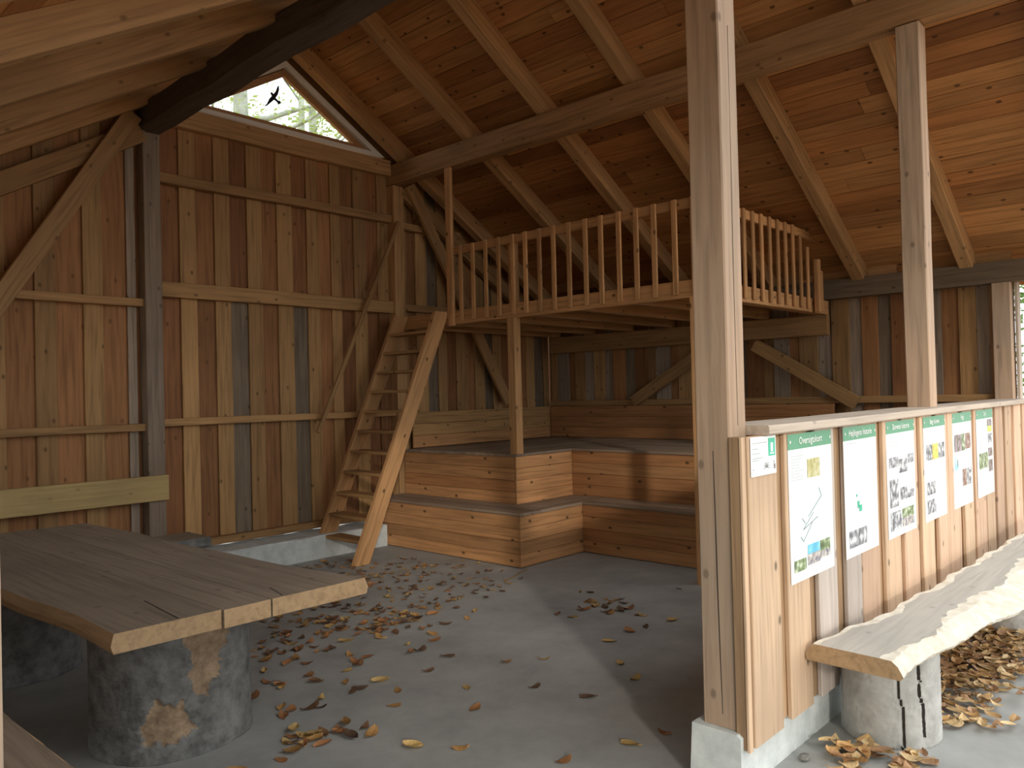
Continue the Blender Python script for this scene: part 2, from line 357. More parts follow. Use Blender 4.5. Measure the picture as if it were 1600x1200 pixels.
# ------------------------------------------------------------------ roof
def roof_skin():
    x0, x1 = -3.15, 6.1; t = RT+.03
    pts = [(x0, zb(x0)+t), (RX, RZ+t), (x1, zb(x1)+t), (x1, zb(x1)+t+.05), (RX, RZ+t+.06), (x0, zb(x0)+t+.05)]
    n = 6; vs = [(x, Y0R, z) for x, z in pts]+[(x, Y1R, z) for x, z in pts]
    fs = [(0, 1, 7, 6), (1, 2, 8, 7), (2, 3, 9, 8), (3, 4, 10, 9), (4, 5, 11, 10), (5, 0, 6, 11), (0, 5, 4, 1), (1, 4, 3, 2), (6, 7, 10, 11), (7, 8, 9, 10)]
    o = from_py('ceiling', vs, fs, M['dark']); return tag(o, kind='structure')
ceil = roof_skin()
ct = 1/math.sqrt(1+SL*SL); st = SL*ct
for side in (1, -1):
    nrm = Vector((side*st, 0, ct)); dwn = Vector((side*ct, 0, -st))
    s = .02; top = Vector((RX, 0, RZ+RT+.0145)); L = (6.08-RX)/ct
    while s < L-.05:
        wd = random.uniform(.15, .19); e = min(s+wd, L)
        c = top+dwn*((s+e)/2)
        yj = random.uniform(.6, 4.6)
        for ya, yb in ((Y0R, yj), (yj+.003, Y1R)):
            plank('roof_board', (c.x, ya, c.z), (c.x, yb, c.z), e-s-.004, .026, nrm, random.choice(['ceil1', 'ceil1', 'ceil2', 'ceil2', 'ceil3']), ceil, ch=.003)
        s = e
    for yc in (5.46, 4.37, 3.34, 2.34, 1.36, .37, -.6):
        a = Vector((RX+side*.01, yc, RZ))+nrm*(RT*ct/2)-Vector((0, 0, 0)); b = Vector((RX+side*4.5, yc, zb(RX+side*4.5)))+nrm*(RT*ct/2)
        plank('rafter', a, b, .12, RT*ct-.002, nrm, 'beam', ceil, ch=.005)

# ------------------------------------------------------------------ gable window
win = empty('window_1', (0, 0, 0), kind='structure')
def tri(off):      # inset triangle following the roof: off = distance inside
    zb0 = 4.335+off*.7
    zt = RZ-off*1.2-.01
    hx = (zt-zb0)/SL
    return [(RX-hx, zb0), (RX+hx, zb0), (RX, zt)]
def ring(name, a, b, y0, y1, mat):
    A, B = tri(a), tri(b); vs = [(x, y, z) for y in (y0, y1) for T in (A, B) for x, z in T]; fs = []
    for i in range(3):
        j = (i+1) % 3
        fs += [(i, j, 3+j, 3+i), (6+i, 9+i, 9+j, 6+j), (i, 6+i, 6+j, j), (3+i, 3+j, 9+j, 9+i)]
    return from_py(name, vs, fs, M[mat], win)
ring('frame', -.0, .055, 5.60, 5.684, 'frame')
ring('gasket', .055, .064, 5.655, 5.684, 'black')
ring('sash', .064, .125, 5.64, 5.684, 'sash')
prism('pane', tri(.12), 5.668, 5.676, M['glass'], win)
def bird():
    # flat black bird silhouette stuck on the pane, wings swept
    cx, cz, s = 1.36, 4.69, .0105
    P = [(-10, -11), (-7, -8), (-4, -2), (-1.2, 1.2), (-3, 3.5), (-1.5, 5), (.4, 3.4), (3, 7), (5, 12), (6.4, 13.5), (6.5, 9), (5, 4), (2.6, .2), (5.2, -1.8), (7.4, -1.2), (8.2, -4), (5.5, -5.5), (4.2, -3.4), (1, -2), (-3, -6), (-7, -10)]
    return tag(prism('bird_decal', [(cx+a*s, cz+b*s) for a, b in P], 5.660, 5.6675, M['black']), 'black flying bird silhouette sticker on the triangular window', 'sticker')
bird()

# ------------------------------------------------------------------ low front wall
fr = empty('wall_front', (0, 0, 0), kind='structure')
gaps = [(.28, .36), (.59, .69), (.91, 1.04), (1.24, 1.25), (1.52, 1.62), (1.88, 1.96), (2.23, 2.31), (2.55, 2.65), (2.90, 2.91), (3.18, 3.30), (3.55, 3.62), (3.93, 3.97), (4.22, 4.31), (4.56, 4.65), (4.89, 5.0), (5.28, 5.37)]
om = ['out1', 'out1', 'out3', 'out3', 'out2', 'out1', 'out2', 'out1', 'out2', 'out2', 'out1', 'out2', 'out1', 'out2', 'out1', 'out2', 'out1']
xa = .02
for i, (g0, g1) in enumerate(gaps+[(5.66, 5.7)]):
    abox('plank', xa, g0, -.070, -.046, .16+random.uniform(0, .03), 1.405, om[i], fr, axis=2, wob=.0025, seg=3)
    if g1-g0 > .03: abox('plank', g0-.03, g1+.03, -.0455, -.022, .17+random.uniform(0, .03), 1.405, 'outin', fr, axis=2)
    xa = g1
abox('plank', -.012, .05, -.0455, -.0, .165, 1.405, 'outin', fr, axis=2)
abox('plank', -.016, .016, -.060, -.047, .16, 1.405, 'out1', fr, axis=2)
abox('cap_rail', .152, 5.68, -.10, .19, 1.405, 1.445, 'cap', fr, axis=0, ch=.006, wob=.002, seg=6)
for z in (.4, 1.25): abox('rail', .15, 5.5, -.02, .06, z, z+.1, 'tan', fr, axis=0)

# ------------------------------------------------------------------ low wall on the near side (same build)
lw = empty('wall_left', (0, 0, 0), kind='structure')
y = .16; k = 0
while y < 5.6:
    wd = random.uniform(.16, .2); y1 = min(y+wd, 5.66)
    xo = -2.72 if k % 2 else -2.745
    abox('plank', xo, xo+.024, y-.01*(k % 2), y1+.01*(k % 2), .16, 1.405, ['out1', 'out2', 'outin'][k % 3], lw, axis=2); y = y1; k += 1
abox('cap_rail', -2.78, -2.5, .16, 5.56, 1.405, 1.445, 'cap', lw, axis=1)
for z in (.4, 1.25): abox('rail', -2.69, -2.61, .16, 5.55, z, z+.1, 'tan', lw, axis=1)

# ------------------------------------------------------------------ posters
def sheet(root, name, x0, x1, z0, z1, mat, y=-.0735, t=.0012):
    bxm = from_py(name, [(x, yy, z) for yy in (y, y+t) for z in (z0, z1) for x in (x0, x1)],
        [(0, 1, 3, 2), (4, 6, 7, 5), (0, 4, 5, 1), (2, 3, 7, 6), (0, 2, 6, 4), (1, 5, 7, 3)], M[mat], root)
    bxm.location = -Vector(root.location); return bxm
def text(root, body, xc, zc, size, mat, wmax, y=-.0755):
    cu = bpy.data.curves.new('title', 'FONT'); cu.body = body; cu.size = size; cu.align_x = 'CENTER'; cu.align_y = 'CENTER'; cu.extrude = .0003; cu.resolution_u = 2
    tmp = bpy.data.objects.new('tmp', cu); C.objects.link(tmp); bpy.context.view_layer.update()
    me = bpy.data.meshes.new_from_object(tmp.evaluated_get(bpy.context.evaluated_depsgraph_get())); me.name = 'title'
    wd = tmp.dimensions.x or 1; bpy.data.objects.remove(tmp)
    o = link('title', me, root, M[mat]); k = min(1, wmax/wd)
    o.matrix_local = Matrix.Translation(Vector((xc, y, zc))) @ Matrix.Rotation(math.pi/2, 4, 'X') @ Matrix.Diagonal((k, 1, 1, 1))
    return o
def poster(x0, x1, title, label, items, z0=.745, z1=1.395):
    r = empty('info_poster', (x0, -.072, z0), label=label, cat='poster', group='information posters on the low wall')
    sheet(r, 'sheet', x0, x1, z0, z1, 'paper', -.0725, .0012)
    hd = sheet(r, 'header', x0, x1, z1-.068, z1, 'green', -.0738)
    text(hd, title, (x0+x1)/2, z1-.034, .046, 'white', .34*(x1-x0)/.49)
    for sx in (x0+.02, x1-.02):
        for sz in (z1-.034,):
            sheet(hd, 'screw', sx-.006, sx+.006, sz-.006, sz+.006, 'screw', -.0765, .003).location = (0, 0, 0)
    wq, hq = x1-x0, z1-z0
    for mt, a, b, c, e in items:      # fractions of width from left, of height from top
        nm = {'ink': 'text_line', 'map': 'map', 'line': 'map_line', 'teal': 'map_area'}.get(mt, 'photo')
        yy = -.0735 if nm in ('map', 'text_line') else -.0746
        sheet(r, nm, x0+a*wq, x0+b*wq, z1-e*hq, z1-c*hq, mt, yy)
    return r
def lines(a, b, c, e, n): return [('ink', a, a+(b-a)*random.uniform(.6, 1), c+(e-c)*i/n, c+(e-c)*i/n+.004) for i in range(n)]
P1 = poster(.385, .872, 'Oversigtskort', 'poster with a pale map and a green header, nearest the thick post',
  [('map', .04, .96, .35, .80), ('ph_field', .41, .70, .185, .315), ('ph_forest', .07, .33, .85, .93), ('paper', .07, .33, .79, .85), ('ph_sky', .37, .65, .775, .84), ('ph_stone', .37, .65, .84, .915), ('ph_forest', .66, .90, .775, .85), ('ph_stone', .66, .90, .85, .90)]+lines(.06, .35, .15, .33, 9))
for (a, c, b, e) in [(.66, .40, .72, .46), (.72, .46, .40, .58), (.52, .56, .28, .66), (.28, .66, .62, .60), (.50, .62, .28, .74), (.28, .74, .22, .70), (.26, .58, .33, .62)]:
    x0, x1, z0, z1 = .385, .872, .745, 1.395; wq, hq = x1-x0, z1-z0
    plank('map_line', (x0+a*wq, -.0748, z1-c*hq), (x0+b*wq, -.0748, z1-e*hq), .0035, .0006, (0, 1, 0), 'line', P1, ch=.0001)
P2 = poster(1.03, 1.50, 'Højlingens historie', 'mostly blank white poster with a small green map spot and two grey photos',
  [('teal', .36, .42, .585, .64), ('teal', .41, .49, .62, .67), ('teal', .33, .36, .53, .55), ('map', .62, .72, .50, .54), ('ph_bw', .10, .36, .80, .93), ('ph_bw', .375, .62, .80, .93)]+lines(.08, .55, .13, .15, 1))
P3 = poster(1.665, 2.17, 'Skovens historie', 'poster with many black and white photos in three rows',
  [('ph_bw', .08, .38, .31, .40), ('ph_bw', .41, .70, .34, .46), ('ph_bw', .74, .94, .31, .39), ('ph_bw', .08, .36, .50, .74), ('ph_bw', .44, .67, .59, .70), ('ph_bw', .70, .92, .63, .70), ('ph_bw', .08, .44, .78, .94), ('ph_forest', .48, .90, .78, .86), ('ph_stone', .48, .90, .86, .94)]+lines(.08, .5, .14, .28, 4))
P4 = poster(2.355, 2.835, 'Bøg skoven', 'poster with a yellow photo between two grey photos',
  [('ph_bw', .10, .36, .27, .42), ('ph_yellow', .38, .63, .27, .42), ('ph_bw', .66, .93, .27, .42), ('ph_bw', .10, .46, .63, .75), ('ph_bw', .10, .46, .80, .93), ('map', .60, .90, .80, .95)]+lines(.08, .6, .14, .22, 3))
P5 = poster(3.02, 3.525, 'Fugl', 'poster with a blue oval bird picture and heath photos',
  [('ph_heath', .08, .42, .23, .41), ('ph_forest', .45, .60, .23, .41), ('ph_red', .64, .92, .23, .40), ('ph_blue', .08, .30, .45, .60), ('line', .18, .21, .49, .57), ('ph_red', .45, .66, .61, .79), ('ph_bw', .70, .92, .61, .79)]+lines(.08, .8, .13, .2, 4))
P6 = poster(3.67, 4.19, 'Dyr', 'farthest poster with a column of photos down its right side',
  [('map', .05, .62, .12, .50), ('ph_heath', .66, .92, .12, .20), ('ph_yellow', .66, .92, .20, .27), ('ph_bw', .68, .92, .29, .40), ('ph_heath', .68, .92, .46, .56), ('ph_forest', .12, .36, .50, .68), ('ph_forest', .40, .64, .50, .68), ('ph_heath', .68, .92, .60, .74)])
sg = empty('notice_sheet', (.035, -.072, 1.243), label='small white notice with a green logo beside the thick post', cat='notice')
sheet(sg, 'sheet', .035, .268, 1.243, 1.402, 'paper', -.0725)
sheet(sg, 'logo', .195, .258, 1.318, 1.392, 'teal', -.0738); sheet(sg, 'logo_tree', .216, .236, 1.335, 1.372, 'white', -.0746); sheet(sg, 'logo_text', .207, .246, 1.326, 1.331, 'white', -.0746)
for i, (wd, z) in enumerate([(.13, 1.375), (.05, 1.352), (.07, 1.333), (.09, 1.314), (.05, 1.305)]): sheet(sg, 'text_line', .05, .05+wd, z, z+.0035, 'ink', -.0738)
sheet(sg, 'stamp', .242, .258, 1.287, 1.306, 'ph_bw', -.0738); sheet(sg, 'stamp', .242, .258, 1.262, 1.284, 'ph_heath', -.0738)
for i in range(7):
    a = -.3+i*.62; plank('drawing_stroke', (.175, -.0742, 1.275), (.175+.028*math.cos(a), -.0742, 1.275+.022*math.sin(a)), .003, .0006, (0, 1, 0), 'line', sg, ch=.0001)
sheet(sg, 'dot', .052, .058, 1.268, 1.273, 'line', -.0738)

# ------------------------------------------------------------------ tiered corner benches
def boards_h(root, axis, fixed, a0, a1, z0, z1, n, outward, mats):
    h = (z1-z0)/n
    for i in range(n):
        mt = random.choice(mats); za, zc = z0+i*h+.0012, z0+(i+1)*h-.0012
        lo, hi = (fixed, fixed+.022) if outward < 0 else (fixed-.022, fixed)
        if axis == 'y': abox('plank', lo, hi, a0, a1, za, zc, mt, root, axis=1, ch=.003)
        else: abox('plank', a0, a1, lo, hi, za, zc, mt, root, axis=0, ch=.003)
def seat_boards(root, x0, x1, y0, y1, z, axis, n):
    for i in range(n):
        if axis == 'y': abox('seat_board', x0+(x1-x0)*i/n+.0015, x0+(x1-x0)*(i+1)/n-.0015, y0, y1, z-.028, z, 'seat', root, axis=1, ch=.004)
        else: abox('seat_board', x0, x1, y0+(y1-y0)*i/n+.0015, y0+(y1-y0)*(i+1)/n-.0015, z-.028, z, 'seat', root, axis=0, ch=.004)
bm_ = ['bench', 'bench', 'bench2']
BX1, BX2, BY, BH, TX1, TX2, TY, TH, YE = 2.42, 3.35, 3.362, .505, 2.854, 3.74, 3.793, 1.003, 1.62
t1 = empty('corner_bench', (BX1, BY, 0), label='lower step of the stepped wooden corner bench on the concrete floor', cat='bench', group='stepped corner bench')
boards_h(t1, 'y', BX1+.004, BY+.02, 5.50, 0.006, BH-.028, 4, -1, bm_)
boards_h(t1, 'x', BY+.004, BX1+.004, BX2+.02, 0.006, BH-.028, 4, -1, ['bench'])
boards_h(t1, 'y', BX2+.004, YE, BY, 0.006, BH-.028, 4, -1, ['bench2', 'bench'])
seat_boards(t1, BX1-.01, TX1, BY-.01, 5.52, BH, 'y', 3); seat_boards(t1, TX1, BX2, BY-.01, TY, BH, 'x', 3); seat_boards(t1, BX2-.01, TX2, YE, BY-.011, BH, 'y', 3); seat_boards(t1, BX2, TX2, BY-.01, TY, BH, 'x', 3)
t2 = empty('corner_bench', (TX1, TY, BH), label='upper step of the stepped wooden corner bench beneath the loft', cat='bench', group='stepped corner bench')
boards_h(t2, 'y', TX1+.004, TY+.02, 5.52, BH-.004, TH-.028, 4, -1, bm_)
boards_h(t2, 'x', TY+.004, TX1+.004, TX2+.02, BH-.004, TH-.028, 4, -1, ['bench'])
boards_h(t2, 'y', TX2+.004, YE, TY, BH-.004, TH-.028, 4, -1, ['bench2', 'bench'])
seat_boards(t2, TX1-.01, 5.44, TY-.01, 5.5, TH, 'x', 12); seat_boards(t2, TX2-.01, 5.44, YE, TY-.011, TH, 'y', 11)
b1 = empty('bench_backrest', (3.6, 5.5, TH), label='three-board backrest on the back wall above the upper bench step', cat='backrest', group='bench backrests')
boards_h(b1, 'x', 5.50, W+.17, 5.45, TH+.004, 1.42, 3, -1, ['bench', 'light'])
b2 = empty('bench_backrest', (5.45, 3.4, TH), label='dark board backrest along the far wall above the upper bench step', cat='backrest', group='bench backrests')
boards_h(b2, 'y', 5.42, YE, 5.48, TH+.004, 1.42, 3, -1, ['bench2', 'red'])

# ------------------------------------------------------------------ loft
LX, LY, LZ0, LZ1 = 2.85, 1.675, 2.36, 2.505
lf = empty('loft_platform', (LX, LY, 0), label='wooden loft platform on posts above the stepped corner bench', cat='loft')
abox('fascia', LX, LX+.035, LY, 5.495, LZ0, LZ1, 'rail', lf, axis=1); abox('fascia', LX, 5.5, LY, LY+.035, LZ0, LZ1, 'rail', lf, axis=0)
for yj in [LY+.06+i*.6 for i in range(7)]: abox('joist', LX+.036, 5.5, yj, yj+.07, 2.362, 2.478, 'beam', lf, axis=0)
x = LX+.001
while x < 5.5:
    abox('floor_board', x+.001, min(x+.14, 5.52)-.001, LY+.001, 5.495, 2.479, 2.504, random.choice(['red', 'tan', 'bench2']), lf, axis=1); x += .14
abox('ledger', 5.44, 5.52, LY, 5.48, 2.145, 2.361, 'tan', lf, axis=1)
abox('support_post', LX-.012, LX+.083, 3.76, 3.855, TH+.001, LZ0, 'rail', lf, axis=2)
abox('support_post', LX-.01, LX+.085, 1.70, 1.80, 0.001, LZ0, 'rail', lf, axis=2)
ra = empty('loft_railing', (LX, LY, LZ1), label='long loft railing with upright balusters facing the ladder', cat='railing', group='loft railings')
abox('top_rail', LX-.005, LX+.03, LY-.02, 4.70, 3.10, 3.185, 'rail', ra, axis=1)
for yb in [4.5, 4.317, 4.13, 3.948, 3.756, 3.585, 3.404, 3.228, 3.042, 2.848, 2.675, 2.48, 2.298, 2.117, 1.918, 1.74]:
    abox('baluster', LX-.027, LX-.0055, yb-.024, yb+.024, LZ0+.03, 3.185, 'rail', ra, axis=2)
abox('post', LX+.031, LX+.09, 3.77, 3.86, LZ1, 3.17, 'rail', ra, axis=2)
abox('newel_post', LX-.045, LX-.001, 4.61, 4.695, 2.345, 4.035, 'rail', ra, axis=2)
rb = empty('loft_railing', (LX, LY, LZ1), label='short loft railing at the end toward the far wall, right of the thick post', cat='railing', group='loft railings')
abox('top_rail', LX+.035, 5.3, LY-.005, LY+.03, 3.10, 3.185, 'rail', rb, axis=0)
xb = 3.05
while xb < 5.45:
    zt = min(3.185, zb(xb)-.01)
    abox('baluster', xb-.024, xb+.024, LY-.027, LY-.0055, LZ0+.03, zt, 'rail', rb, axis=2); xb += .172
abox('post', 5.06, 5.13, LY-.075, LY-.028, LZ0, min(3.2, zb(5.13)-.01), 'rail', rb, axis=2)

# ------------------------------------------------------------------ ladder
ld = empty('loft_ladder', (1.6, 5.07, 0), label='steep open wooden stair ladder leaning against the loft edge', cat='ladder')
dirL = Vector((1.20, 0, 2.49)).normalized(); nL = Vector((-dirL.z, 0, dirL.x))
def stringer(yc, p0, p1, base_z, top_z, hw=.085, t=.045):
    # side board cut level at floor and top
    def at(z, off): # point on the centre line at height z shifted along x
        k = (z-p0[1])/(p1[1]-p0[1]); return p0[0]+(p1[0]-p0[0])*k+off
    hx = hw/dirL.z
    poly = [(at(base_z, -hx), base_z), (at(base_z, hx), base_z), (at(top_z, hx), top_z), (at(top_z, -hx), top_z)]
    vs = [(x, 0, z) for x, z in poly]
    me = bpy.data.meshes.new('stringer')
    # local X along the board so the grain follows it
    x_ = dirL; y_ = Vector((0, 1, 0)); z_ = x_.cross(y_)
    c = Vector((sum(p[0] for p in poly)/4, yc, sum(p[1] for p in poly)/4))
    R = Matrix(((x_.x, y_.x, z_.x), (x_.y, y_.y, z_.y), (x_.z, y_.z, z_.z)))
    loc = []
    for s in (-t/2, t/2):
        for x, z in poly: loc.append(R.transposed() @ (Vector((x, yc+s, z))-c))
    me.from_pydata([tuple(v) for v in loc], [], [(0, 1, 2, 3), (7, 6, 5, 4), (0, 4, 5, 1), (1, 5, 6, 2), (2, 6, 7, 3), (3, 7, 4, 0)]); me.update()
    o = link('stringer', me, ld, M['rail']); mw = R.to_4x4(); mw.translation = c; place(o, mw)
    bmm = bmesh.new(); bmm.from_mesh(me); bmesh.ops.recalc_face_normals(bmm, faces=bmm.faces); bmm.to_mesh(me); bmm.free()
stringer(4.72, (1.625, 0), (2.735, 2.49), 0.0, 2.495); stringer(5.40, (1.625, 0), (2.735, 2.49), .23, 2.5)
for k in range(1, 12):
    z = k*.2075; xc = 1.625+1.11*z/2.49
    abox('tread', xc-.085, xc+.095, 4.743, 5.377, z-.016, z+.016, 'tan', ld, axis=1)
tag(plank('handrail', (1.70, 5.50, 1.25), (2.83, 5.50, 3.60), .045, .028, (0, 1, 0), 'tan', None), 'thin slanting wooden handrail lath along the back wall beside the ladder', 'handrail')

# ------------------------------------------------------------------ stumps
def stump(name, r, h, mat, parent=None, seg=72, rings=36, amp=.04, patch=None, flare=.05, seed=0, cracks=()):
    rnd = random.Random(seed); ph = [rnd.uniform(0, 6.28) for _ in range(6)]
    vs, fs, mi = [], [], []
    def R(a, t):
        return r*(1+amp*(.5*math.sin(2*a+ph[0])+.35*math.sin(3*a+ph[1]+t)+.25*math.sin(5*a+ph[2])+.12*math.sin(9*a+ph[3]+5*t)+.06*math.sin(17*a+ph[4]+9*t))+flare*(1-t)**3)
    def crk(i, t):
        for ca, w0 in cracks:
            if i == int(seg*((ca+.05*math.sin(6*t)+.02*math.sin(19*t)) % 6.2832)/6.2832) and t > w0: return True
        return False
    def inp(a, t):
        if not patch: return False
        a, t = a+.035*math.sin(23*t+9*a)+.02*math.sin(61*t), t+.018*math.sin(19*a+2)+.011*math.sin(47*a)
        for poly in patch:
            c = False; n = len(poly)
            for i in range(n):
                (x1, y1), (x2, y2) = poly[i], poly[i-1]
                if (y1 > t) != (y2 > t) and a < (x2-x1)*(t-y1)/(y2-y1)+x1: c = not c
            if c: return True
        return False
    for j in range(rings+1):
        t = j/rings
        for i in range(seg):
            a = 2*math.pi*i/seg; aa = (a+math.pi) % (2*math.pi)-math.pi
            q = R(a, t)+rnd.uniform(-.0025, .0025)
            if inp(aa, t): q -= .012
            if crk(i, t): q -= .012
            vs.append((q*math.cos(a), q*math.sin(a), t*h))
    for j in range(rings):
        for i in range(seg):
            i2 = (i+1) % seg; fs.append((j*seg+i, j*seg+i2, (j+1)*seg+i2, (j+1)*seg+i))
            aa = (2*math.pi*(i+.5)/seg+math.pi) % (2*math.pi)-math.pi; t = (j+.5)/rings
            mi.append(1 if inp(aa, t) else 2 if crk(i, t) else 0)
    fs.append(tuple(rings*seg+i for i in range(seg))); mi.append(1)
    fs.append(tuple(range(seg-1, -1, -1))); mi.append(1)
    o = from_py(name, vs, fs, [M[mat], M['bare'], M['crack']], parent)
    for p, k in zip(o.data.polygons, mi): p.material_index = k; p.use_smooth = len(p.vertices) == 4
    return o
# ------------------------------------------------------------------ slabs with live edges
def slab_mesh(name, L, wfun0, wfun1, t, mats, parent, seg=40, bevel=.03, rough=.006):
    """board along local X; edges y from wfun0(x) to wfun1(x); live edge slopes outward to the bottom"""
    vs, fs, mi = [], [], []
    n = 8
    for i in range(seg+1):
        x = -L/2+L*i/seg; a, b = wfun0(i/seg), wfun1(i/seg); j = lambda: random.uniform(-rough, rough)
        vs += [(x, a+bevel+j(), 0), (x, b-bevel+j(), 0), (x, b-bevel*.35+j(), -t*.3+j()*.5), (x, b+j(), -t*.75+j()*.5), (x, b-.012+j(), -t), (x, a+.012+j(), -t), (x, a+j(), -t*.75+j()*.5), (x, a+bevel*.35+j(), -t*.3+j()*.5)]
    for i in range(seg):
        for k in range(n):
            k2 = (k+1) % n; fs.append((i*n+k, (i+1)*n+k, (i+1)*n+k2, i*n+k2)); mi.append(0 if k in (0, 4) else 1)
    fs.append(tuple(range(n))); mi.append(2); fs.append(tuple(seg*n+n-1-k for k in range(n))); mi.append(2)
    o = from_py(name, vs, fs, [M[q] for q in mats], parent)
    for p, k in zip(o.data.polygons, mi): p.material_index = k
    bm = bmesh.new(); bm.from_mesh(o.data); bmesh.ops.recalc_face_normals(bm, faces=bm.faces); bm.to_mesh(o.data); bm.free()
    return o
# picnic table --------------------------------------------------------------
tb = empty('log_table', (-1.3, 3.0, 0), label='heavy plank table on thick tree stump legs in front left', cat='table')
TZ = .755; tt = .075
def table_plank(xn0, xn1, xf0, xf1, yn, yf, edge0, edge1, seed):
    """near/far x limits; wavy live edges where asked"""
    rnd = random.Random(seed); n = 30; vs, fs, mi = [], [], []
    p1, p2 = rnd.uniform(0, 6), rnd.uniform(0, 6)
    for i in range(n+1):
        t = i/n; y = yn+(yf-yn)*t; a = xn0+(xf0-xn0)*t; b = xn1+(xf1-xn1)*t
        if edge0: a += .02*math.sin(6*t+p1)+.008*math.sin(19*t+p2)
        if edge1: b += .03*math.sin(5*t+p2)+.01*math.sin(17*t+p1)
        e0 = .012 if edge0 else 0; e1 = .02 if edge1 else 0
        vs += [(a+e0, y, TZ), (b-e1, y, TZ), (b, y, TZ-tt*.6), (b-.01*edge1, y, TZ-tt), (a+.01*edge0, y, TZ-tt), (a, y, TZ-tt*.6)]
    for i in range(n):
        for k in range(6):
            k2 = (k+1) % 6; fs.append((i*6+k, (i+1)*6+k, (i+1)*6+k2, i*6+k2)); mi.append(0 if k in (0, 3) else 1 if (k in (1, 2) and edge1) or (k in (4, 5) and edge0) else 0)
    fs.append(tuple(range(6))); mi.append(1); fs.append(tuple(n*6+5-k for k in range(6))); mi.append(1)
    # grain along local X: rotate mesh so that world y is local x
    loc = [(y-3.0, -(x+1.3), z) for x, y, z in vs]
    o = from_py('tabletop_plank', loc, fs, [M['table'], M['tedge']], tb)
    for p, k in zip(o.data.polygons, mi): p.material_index = k
    o.rotation_euler = (0, 0, math.pi/2)
    bm = bmesh.new(); bm.from_mesh(o.data); bmesh.ops.recalc_face_normals(bm, faces=bm.faces); bm.to_mesh(o.data); bm.free()
table_plank(-1.815, -1.379, -1.93, -1.44, 1.545, 4.60, 1, 0, 1)
table_plank(-1.375, -1.166, -1.436, -1.17, 1.53, 4.60, 0, 0, 2)
table_plank(-1.158, -.665, -1.16, -.87, 1.53, 4.57, 0, 1, 3)
def split(x0, y0, x1, y1, w=.004):
    o = plank('split', (x0, y0, TZ+.0005), (x1, y1, TZ+.0005), w, .0012, (0, 0, 1), 'crack', tb, ch=.0002); return o
split(-1.55, 1.56, -1.52, 1.95, .006); split(-1.10, 1.545, -1.06, 1.72, .005)
pt1 = [[(-.15, 1.01), (1.0, 1.01), (.95, .86), (.80, .80), (.62, .62), (.52, .45), (.42, .36), (.25, .42), (.22, .62), (.10, .80)],
       [(-.33, .30), (-.18, .40), (.10, .37), (.28, .20), (.1, .13), (-.3, .12)], [(.9, 1.0), (1.25, 1.0), (1.05, .82)]]
def turn(o, ang): o.rotation_euler = (0, 0, ang)
lg = stump('leg', .365, TZ-tt-.001, 'bark', tb, patch=pt1, seed=3, seg=240, rings=110, flare=.02); lg.location = (-1.23+1.3, 2.36-3.0, 0); turn(lg, math.atan2(-1.52-2.36, -2.92+1.23))
lg = stump('leg', .40, TZ-tt-.001, 'bark', tb, seed=5, flare=.03); lg.location = (-1.50+1.3, 4.05-3.0, 0)
# front slab bench ------------------------------------------------------------
fb = empty('slab_bench', (2.5, -.4, 0), label='silvery live-edge slab bench on stumps below the posters', cat='bench', group='slab benches on stumps')
def lerp_tab(tab, x):
    for (a, b), (c, d) in zip(tab, tab[1:]):
        if x <= c: return b+(d-b)*max(0, (x-a)/(c-a))
    return tab[-1][1]
def front_slab():
    bk = [(.5, -.085), (1.0, -.17), (1.64, -.21), (2.6, -.24), (4.0, -.28), (5.0, -.25)]
    ft = [(.4, -.43), (1.05, -.47), (1.9, -.50), (2.7, -.515), (5, -.53)]
    fbm = [(.4, -.475), (1.0, -.515), (1.43, -.575), (1.82, -.64), (2.6, -.66), (5, -.66)]
    n, K = 160, 9; vs, fs, mi = [], [], []
    for i in range(n+1):
        x = .50+4.5*i/n; j = lambda k=.006: random.uniform(-k, k)
        wv = .012*math.sin(9*x)+.008*math.sin(23*x+1)
        b, f, g = lerp_tab(bk, x)+wv, lerp_tab(ft, x)+.01*math.sin(11*x), lerp_tab(fbm, x)+.012*math.sin(8*x+2)
        gs = b-.045-.012*math.sin(7*x)+j(.004); ge = f+.03+.03*math.sin(5*x)+.008*math.sin(37*x)+j(.006)
        row = [(b+.015+j(.002), .40), (b+.02+j(.002), .43), (b-.012+j(.002), .4745), (gs, .475), (ge, .475), (f+j(.004), .473+j(.002)), (f*.55+g*.45+j(.004), .452+j(.003)), (g+j(.003), .418+j(.003)), (g+.012+j(.003), .40)]
        ex = [(.06*(p[0]-b)) for p in row]          # end cut slightly askew
        vs += [(x+(e if i == 0 else e*(1-i/n)) - 2.5, p[0]+.4, p[1]) for p, e in zip(row, ex)]
    for i in range(n):
        for k in range(K):
            k2 = (k+1) % K; fs.append((i*K+k, (i+1)*K+k, (i+1)*K+k2, i*K+k2)); mi.append(0 if k in (3, 8) else 1)
    fs.append(tuple(range(K))); mi.append(2); fs.append(tuple(n*K+K-1-k for k in range(K))); mi.append(2)
    o = from_py('seat', vs, fs, [M['slab'], M['sap'], M['tedge']], fb)
    for p, k in zip(o.data.polygons, mi): p.material_index = k
    bm = bmesh.new(); bm.from_mesh(o.data); bmesh.ops.recalc_face_normals(bm, faces=bm.faces); bm.to_mesh(o.data); bm.free()
front_slab()
for sx, sy, r, sd_ in ((-1.56, .115, .205, 11), (.55, -.0, .22, 12), (1.9, 0, .2, 13)):
    q = stump('leg', r, .399, 'barkl', fb, seed=sd_, seg=150, rings=40, flare=.03, cracks=((-2.62, .0), (-2.15, .12))); q.location = (sx, sy, 0)
